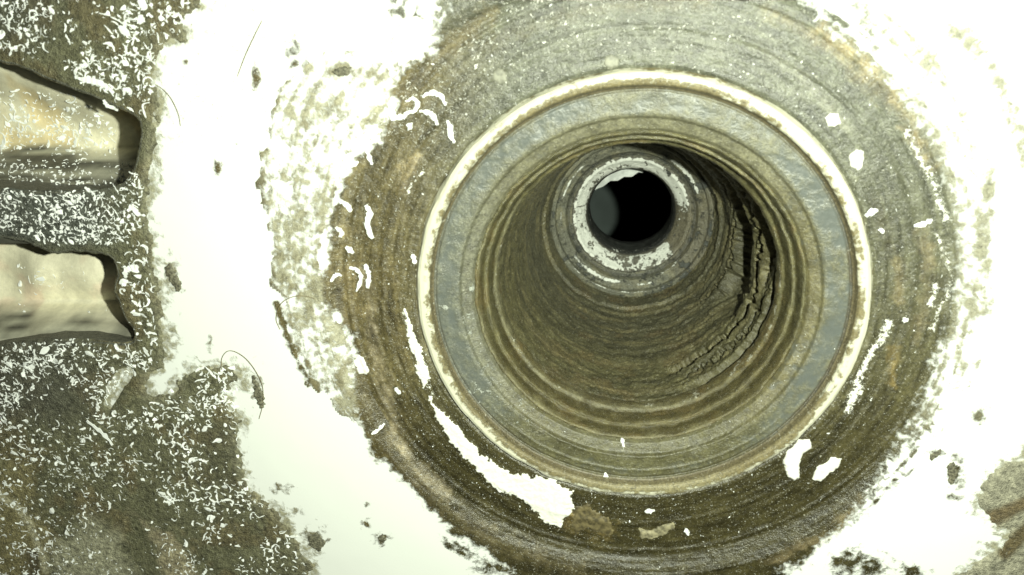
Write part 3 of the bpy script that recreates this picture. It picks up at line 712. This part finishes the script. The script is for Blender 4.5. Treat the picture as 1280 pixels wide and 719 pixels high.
# ---- shavings
def ribbon(path, wd, th, twist=0.0, tip=.35, jit=None):
    """curl of plastic with a rectangular section along a path (mm)"""
    P = np.array(path, float); n = len(P); V = []; fc = []
    T = np.gradient(P, axis=0); T /= np.linalg.norm(T, axis=1)[:, None] + 1e-9
    for i in range(n):
        side = np.cross([0, 0, 1], T[i]); side /= np.linalg.norm(side) + 1e-9
        up = np.cross(T[i], side); a = twist * (i / (n - 1) - .5)
        s2 = side * math.cos(a) + up * math.sin(a); u2 = np.cross(T[i], s2)
        q = i / (n - 1); k = tip + (1 - tip) * min(1, 3.2 * min(q, 1 - q))
        w_ = wd * k * .5 * (jit.uniform(.55, 1.35) if jit else 1); t_ = th * .5
        V += [P[i] + s2 * w_ + u2 * t_, P[i] - s2 * w_ + u2 * t_, P[i] - s2 * w_ - u2 * t_, P[i] + s2 * w_ - u2 * t_]
    for i in range(n - 1):
        for j in range(4): fc.append((4 * i + j, 4 * i + (j + 1) % 4, 4 * i + 4 + (j + 1) % 4, 4 * i + 4 + j))
    fc += [(0, 1, 2, 3), (4 * n - 1, 4 * n - 2, 4 * n - 3, 4 * n - 4)]
    return np.array(V), fc
def curl(rs):
    n = 9; L = rs.uniform(1.0, 3.2); k = rs.choice([1, -1]) * rs.uniform(.2, 1.7); dk = rs.uniform(-.8, .8)
    a = 0; p = np.zeros(3); pts = []
    for i in range(n):
        pts.append(p.copy()); a += (k + dk * (i / n - .5) * 2 + rs.gauss(0, .9)) * L / n
        p = p + np.array([math.cos(a), math.sin(a), rs.uniform(-.12, .2)]) * L / n
    pts = np.array(pts); pts -= pts.mean(0); pts[:, 2] = np.abs(pts[:, 2]) + .12
    return ribbon(pts, rs.choice([.18, .24, .32, .42, .55]), rs.uniform(.07, .11), rs.uniform(-1.2, 1.2), .4, rs)
def flake(rs):
    n = rs.randint(6, 9); R0 = rs.uniform(.25, .6); el = rs.uniform(1, 2.1)
    top = [(R0 * el * rs.uniform(.45, 1.3) * math.cos(6.283 * i / n), R0 * rs.uniform(.45, 1.3) * math.sin(6.283 * i / n)) for i in range(n)]
    b1, b2 = rs.uniform(-.3, .3), rs.uniform(-.3, .3)
    z = lambda x, y: .16 + b1 * x * x + b2 * y * x + .15 * x
    V = [(x, y, z(x, y)) for x, y in top] + [(x * .9, y * .9, z(x, y) - .13) for x, y in top] + [(0, 0, .22), (0, 0, .03)]
    fc = []
    for i in range(n):
        j = (i + 1) % n; fc += [(i, j, 2 * n), (n + j, n + i, 2 * n + 1), (j, i, n + i, n + j)]
    return np.array(V), fc
rs = random.Random(11)
PROTO = []
for i in range(56):
    V, fc = curl(rs) if i % 10 < 6 else flake(rs)
    PROTO.append((V, fc, mesh_np('shaving', V, fc, False)))
    PROTO[-1][2].materials.append(M_shave)

def in_poly(x, y, poly):
    c = False; n = len(poly)
    for i in range(n):
        ax, ay = poly[i]; bx, by = poly[(i + 1) % n]
        if (ay > y) != (by > y) and x < (bx - ax) * (y - ay) / (by - ay) + ax: c = not c
    return c
def drop_point(px, py):
    """where a shaving at this photo pixel lies: on the face, or down on a pocket floor"""
    for k, fh in ((pa_k, floor_a), (pb_k, floor_b)):
        x, y = at(px, py)
        if k(np.array([x]), np.array([y]))[0] > 0:
            z = -20.0
            for _ in range(14):
                x, y = at(px, py, z); z = .5 * z + .5 * float(fh(np.array([x]), np.array([y]))[0])
            return x, y, z, True
    x, y = at(px, py); return x, y, surf_z(x, y), False

REG = [  # polygon, individuals, small bits, size, label, group
    ([(0, 0), (240, 0), (225, 45), (195, 60), (190, 130), (178, 145), (120, 110), (60, 90), (0, 65)], 70, 620, .9,
     'on grime above upper pocket', 'shavings above the upper pocket', 'uc'),
    ([(0, 95), (60, 105), (120, 135), (148, 165), (145, 195), (0, 195)], 24, 330, 1.1,
     'on upper pocket floor', 'shavings on the floor of the upper pocket', 'pa'),
    ([(0, 200), (160, 200), (178, 225), (182, 290), (140, 305), (90, 305), (60, 305), (0, 285)], 58, 1100, .8,
     'on dark rib between pockets', 'shavings on the rib between the pockets', 'rib'),
    ([(150, 300), (185, 300), (196, 390), (200, 470), (176, 440), (152, 380)], 20, 90, 1.0,
     'on grime strip right of lower pocket', 'shavings right of the lower pocket', 'st'),
    ([(20, 330), (130, 325), (135, 390), (20, 395)], 6, 28, .8,
     'on lower pocket floor', 'shavings on the floor of the lower pocket', 'pb'),
    ([(0, 425), (60, 418), (165, 430), (190, 460), (160, 470), (120, 520), (0, 540)], 46, 720, .85,
     'on grime below lower pocket', 'shavings below the lower pocket', 'lp'),
    ([(205, 500), (240, 460), (295, 460), (300, 560), (310, 610), (355, 650), (390, 719), (300, 719), (220, 640), (150, 560), (120, 520)], 52, 900, .95,
     'on diagonal grime patch', 'shavings on the diagonal grime patch', 'dg'),
    ([(0, 545), (100, 520), (160, 570), (250, 680), (270, 719), (0, 719)], 30, 1000, .85,
     'on lower left corner grime', 'shavings in the lower left corner', 'll'),
]
debV, debF, nv = [], [], 0
def add_debris(V, fc, M3, loc):
    global nv
    debV.append(V @ M3.T + loc); debF.extend([tuple(a + nv for a in f) for f in fc]); nv += len(V)
def rot3(rz, tx, ty, s):
    return np.array((Matrix.Rotation(rz, 3, 'Z') @ Matrix.Rotation(tx, 3, 'X') @ Matrix.Rotation(ty, 3, 'Y'))) * s
def place(mesh, loc, rz, tilt, s, label, group=None):
    o = bpy.data.objects.new('shaving', mesh); scene.collection.objects.link(o)
    o.location = Vector(loc) * MM; o.rotation_euler = (tilt[0], tilt[1], rz); o.scale = (s, s, s)
    tag(o, label, 'plastic shaving', group); return o
def sample(poly, rs, clump):
    xs = [p[0] for p in poly]; ys = [p[1] for p in poly]
    while True:
        x, y = rs.uniform(min(xs), max(xs)), rs.uniform(min(ys), max(ys))
        if in_poly(x, y, poly) and float(fbm(np.array([x * .02]), np.array([y * .02]), 3, clump)[0]) > rs.uniform(.28, .62): return x, y
def zone(cuts, names):
    ax, v = cuts
    def f(x, y):
        k = sum((x if ax == 'x' else y) > c for c in v); return names[k]
    return f
SPLIT = {'uc': lambda x, y: (('near the top edge, ' if y < 38 else 'lower down, ') + zone(('x', (55, 105, 150)), ('far left', 'left of centre', 'right of centre', 'by white plastic'))(x, y)),
         'pa': zone(('x', (40, 75, 110)), ('in its left end', 'left of its middle', 'right of its middle', 'in its right end')),
         'rib': lambda x, y: ('upper slope, ' if y < 232 else ('top, ' if y < 265 else 'lower edge, ')) + zone(('x', (60, 120)), ('left end', 'middle', 'right end'))(x, y),
         'st': zone(('y', (340, 375, 410)), ('uppermost', 'upper part', 'lower part', 'lowest')),
         'pb': zone(('x', (75,)), ('left half', 'right half')),
         'lp': lambda x, y: ('upper row, ' if y < 462 else 'lower row, ') + zone(('x', (45, 90, 135)), ('far left', 'left of middle', 'right of middle', 'by white plastic'))(x, y),
         'dg': lambda x, y: zone(('y', (500, 540, 590, 640, 680)), ('upper tip', 'upper part', 'above its middle', 'below its middle', 'lower part', 'lower tip'))(x, y) + (' left side' if x < 130 + (y - 460) * .75 else ' right side'),
         'll': lambda x, y: zone(('y', (590, 650)), ('top', 'middle', 'bottom'))(x, y) + (' left' if x < 90 else ' right')}
for ri, (poly, nb, nsmall, sz, lab, grp, key) in enumerate(REG):
    for kind, cnt in ((0, nb), (1, nsmall)):
        i = 0; tries = 0
        while i < cnt and tries < cnt * 6:
            tries += 1
            px, py = sample(poly, rs, 60 + ri)
            x, y, z, inp = drop_point(px, py)
            if key in ('st', 'lp', 'uc') and inp: continue
            i += 1
            V, fc, me = PROTO[rs.randrange(len(PROTO))]
            if kind == 0:
                s = sz * rs.choice([.7, .8, .9, 1.0, 1.25])
                curled = len(V) == 36
                half = SPLIT[key](px, py)
                shp = 'curled white shaving' if curled else 'flat white chip'
                place(me, (x, y, z + .02), rs.uniform(0, 6.28), (rs.gauss(0, .18), rs.gauss(0, .18)), s,
                      shp + ' ' + lab + ', ' + half, ('curled' if curled else 'flat') + ' ' + grp + ', ' + half)
            else:
                s = sz * rs.choice([.2, .28, .36, .45, .55, .7]) * rs.uniform(.8, 1.2)
                add_debris(V, fc, rot3(rs.uniform(0, 6.28), rs.gauss(0, .25), rs.gauss(0, .25), s), np.array([x, y, z + .01]))
# little bits on the ring, in the bore and around the pockets
for _ in range(1500):
    a = rs.uniform(0, 6.283); r = rs.uniform(31.5, 44)
    x, y = r * math.cos(a), r * math.sin(a)
    if rs.random() < .45 and not (x < 0): continue
    V, fc, me = PROTO[rs.randrange(len(PROTO))]
    add_debris(V, fc, rot3(rs.uniform(0, 6.28), 0, 0, rs.choice([.05, .06, .07, .08, .1, .13, .2])), np.array([x, y, surf_z(x, y) + .12]))
for _ in range(60):
    a = rs.uniform(-2.9, -.2); r = rs.uniform(23.5, 28.5); x, y = r * math.cos(a), r * math.sin(a)
    V, fc, me = PROTO[rs.randrange(len(PROTO))]
    add_debris(V, fc, rot3(rs.uniform(0, 6.28), 0, 0, rs.choice([.1, .14, .2])), np.array([x, y, -1.9 + (r - 24.4) * .235]))
dm = mesh_np('shaving_debris', np.concatenate(debV), debF, False)
dob = link('shaving_debris', dm, M_shave); dob['kind'] = 'stuff'
tag(dob, 'fine white plastic crumbs and tiny shavings strewn over the grime', 'debris')

# shavings one can point to, traced as strokes (photo pixels along the curl, width px)
STROKES = [
    ([(527, 122), (538, 117), (550, 121), (556, 133)], 5, 'long curved white shaving at upper left of the ring, topmost of its cluster'),
    ([(507, 128), (514, 124), (521, 130), (517, 140), (508, 142), (503, 150)], 5, 'looped white shaving at upper left of the ring, beside the long curved one'),
    ([(524, 140), (535, 142), (543, 150), (546, 158)], 5, 'bent white shaving under the long curved one at upper left of ring'),
    ([(484, 142), (494, 148), (502, 146)], 7, 'short thick white shaving at the left end of the upper left cluster'),
    ([(508, 158), (514, 160)], 8, 'stubby white crumb shaving below the looped one at upper left of ring'),
    ([(558, 152), (562, 160), (563, 172), (568, 180)], 5, 'upright curved white shaving closest to the rim at upper left'),
    ([(430, 92), (432, 128)], 5, None),
    ([(430, 200), (440, 206), (448, 203)], 5, 'short white shaving left of the ring, uppermost of its row'),
    ([(457, 188), (461, 198), (464, 207)], 5, 'small upright white shaving on the left of ring above its row'),
    ([(424, 250), (432, 256), (438, 266)], 6, 'slanted white shaving on left edge of ring'),
    ([(456, 258), (461, 268), (458, 282), (464, 300)], 7, 'tall thick white shaving on the brown left side of the ring'),
    ([(420, 284), (427, 292), (424, 298)], 5, 'little hooked white shaving on the left edge of ring'),
    ([(432, 310), (440, 318)], 6, 'stubby white shaving on the left edge of ring'),
    ([(414, 352), (420, 344), (426, 346)], 4, 'thin bent white shaving at the left edge of ring'),
    ([(436, 336), (446, 340), (450, 352), (444, 366)], 5, 'hook shaped white shaving on left side of ring'),
    ([(455, 332), (460, 346), (458, 362)], 6, 'fat upright white shaving on left side of ring by the hooked one'),
    ([(515, 320), (518, 332)], 6, 'small white shaving just left of the rim'),
    ([(444, 456), (452, 468)], 9, None),
    ([(466, 540), (474, 536), (480, 530)], 4, 'thin white shaving on the brown lower left part of ring'),
    ([(492, 488), (500, 494)], 6, 'small white flake shaving on lower left part of ring'),
    ([(777, 552), (780, 562)], 4, 'tiny white shaving standing on the collar at the bottom of bore'),
    ([(757, 590), (757, 600)], 5, 'tiny white shaving on the lower part of the rim'),
    ([(806, 642), (818, 641)], 6, 'white grain shaped shaving on the dark ring below the rim'),
    ([(857, 664), (861, 672)], 5, 'slim white shaving right of the pale tan flake'),
    ([(1084, 272), (1092, 266), (1098, 264)], 6, 'white shaving right of the rim on the grey ring'),
    ([(1144, 284), (1158, 281), (1166, 276)], 5, 'horizontal white shaving far right on the grey ring'),
    ([(1102, 288), (1106, 292)], 5, 'white speck shaving right of rim below the short slanted one'),
    ([(1130, 400), (1135, 404)], 6, 'small white shaving beside the streak right of the rim'),
    ([(114, 522), (124, 530), (136, 540), (146, 552)], 5, 'long straight needle-like white shaving on the lower left grime'),
    ([(100, 96), (112, 99), (128, 102), (140, 108), (148, 116)], 5, 'long thin white shaving lying along the edge of the upper pocket'),
    ([(135, 124), (140, 132), (152, 137)], 4, 'thin white shaving hanging over the upper pocket edge'),
    ([(162, 345), (163, 336), (170, 332), (178, 330)], 7, 'thick hook shaped white shaving on the strip right of lower pocket'),
    ([(165, 262), (172, 258), (180, 268)], 8, 'broad pale curled shaving at the right end of the rib'),
    ([(448, 118), (452, 130)], 4, None),
]
for pts, wpx, lab in STROKES:
    if not lab: continue
    W = []
    for px, py in pts:
        if math.hypot(*at(px, py, 0)) < 29: x, y = at(px, py, -1.2); W.append((x, y, -1.15 - (28.4 - math.hypot(x, y)) * .2))
        else:
            x, y = at(px, py, .4); W.append((x, y, surf_z(x, y) + .28))
    W = np.array(W)
    t = np.linspace(0, len(W) - 1, max(8, 4 * len(W)))
    # smooth the stroke
    i0 = np.clip(np.floor(t).astype(int), 0, len(W) - 2); f = (t - i0)[:, None]
    m = np.gradient(W, axis=0) if len(W) > 2 else np.repeat((W[1:] - W[:1]), 2, 0)
    h = lambda a: a
    P = (2 * f**3 - 3 * f**2 + 1) * W[i0] + (f**3 - 2 * f**2 + f) * m[i0] + (-2 * f**3 + 3 * f**2) * W[i0 + 1] + (f**3 - f**2) * m[i0 + 1]
    P = P + np.column_stack([np.array([rs.gauss(0, .04) for _ in t]), np.array([rs.gauss(0, .04) for _ in t]), np.array([rs.uniform(0, .15) for _ in t])])
    c = P.mean(0); c[2] = P[:, 2].min()
    V, fc = ribbon(P - c, wpx / 8.0, .14, rs.uniform(-.5, .5), .5, rs)
    me = mesh_np('shaving', V, fc, False); o = link('shaving', me, M_shave); o.location = Vector(c) * MM
    tag(o, lab, 'plastic shaving')

# ---- hairs
def hair(pts, lab, rad=.055, lift=1.2):
    W = []
    for i, (px, py) in enumerate(pts):
        q = i / (len(pts) - 1); x, y = at(px, py, .95 + .0)
        W.append((x, y, max(.95, surf_z(x, y)) + .08 + lift * .25 * math.sin(math.pi * q)))
    W = np.array(W); n = len(W); t = np.linspace(0, n - 1, 40)
    i0 = np.clip(np.floor(t).astype(int), 0, n - 2); f = (t - i0)[:, None]; m = np.gradient(W, axis=0)
    P = (2 * f**3 - 3 * f**2 + 1) * W[i0] + (f**3 - 2 * f**2 + f) * m[i0] + (-2 * f**3 + 3 * f**2) * W[i0 + 1] + (f**3 - f**2) * m[i0 + 1]
    c = P[0].copy(); V = []; fc = []
    for i, p in enumerate(P - c):
        tt = P[min(i + 1, 39)] - P[max(i - 1, 0)]; tt /= np.linalg.norm(tt); sd = np.cross([0, 0, 1], tt); sd /= np.linalg.norm(sd); up = np.cross(tt, sd)
        for k in range(5): a = k * 2 * math.pi / 5; V.append(p + rad * (sd * math.cos(a) + up * math.sin(a)))
    for i in range(39):
        for k in range(5): fc.append((5 * i + k, 5 * i + (k + 1) % 5, 5 * i + 5 + (k + 1) % 5, 5 * i + 5 + k))
    o = link('hair', mesh_np('hair', V, fc, True), M_hair); o.location = Vector(c) * MM
    tag(o, lab, 'hair'); return o
hair([(278, 462), (278, 448), (285, 439), (295, 439), (308, 447), (320, 462), (329, 482), (329, 505), (324, 524)], 'thin curved hair looping over the white plastic beside the diagonal grime')
hair([(350, 412), (346, 398), (352, 380), (366, 371), (382, 370), (394, 374)], 'thin curved hair at the left edge of the dark ring')
hair([(194, 106), (205, 112), (216, 124), (224, 142), (226, 158)], 'short faint hair on the white plastic right of the upper pocket', .04)
hair([(297, 96), (308, 70), (320, 44), (328, 26)], 'faint straight hair on the white plastic near the top', .05)

# ---- scrap seen through the hole
sp = [(738, 242), (746, 236), (754, 233), (763, 226), (772, 226), (780, 221), (790, 221), (798, 215), (803, 216), (807, 210), (806, 190), (770, 185), (735, 205)]
top = [at(a, b, -61.0) for a, b in sp]
c = np.mean(top, 0); n = len(top)
V = [(x - c[0], y - c[1], .5) for x, y in top] + [(x - c[0], y - c[1], -.9) for x, y in top]
so = link('plastic_scrap', mesh_np('plastic_scrap', V, [tuple(range(n))[::-1], tuple(range(n, 2 * n))] + [(i, (i + 1) % n, n + (i + 1) % n, n + i) for i in range(n)], False), M_scrap)
so.location = Vector((c[0], c[1], -61.0)) * MM
tag(so, 'white scrap seen through the shaft hole at its upper left edge', 'scrap')
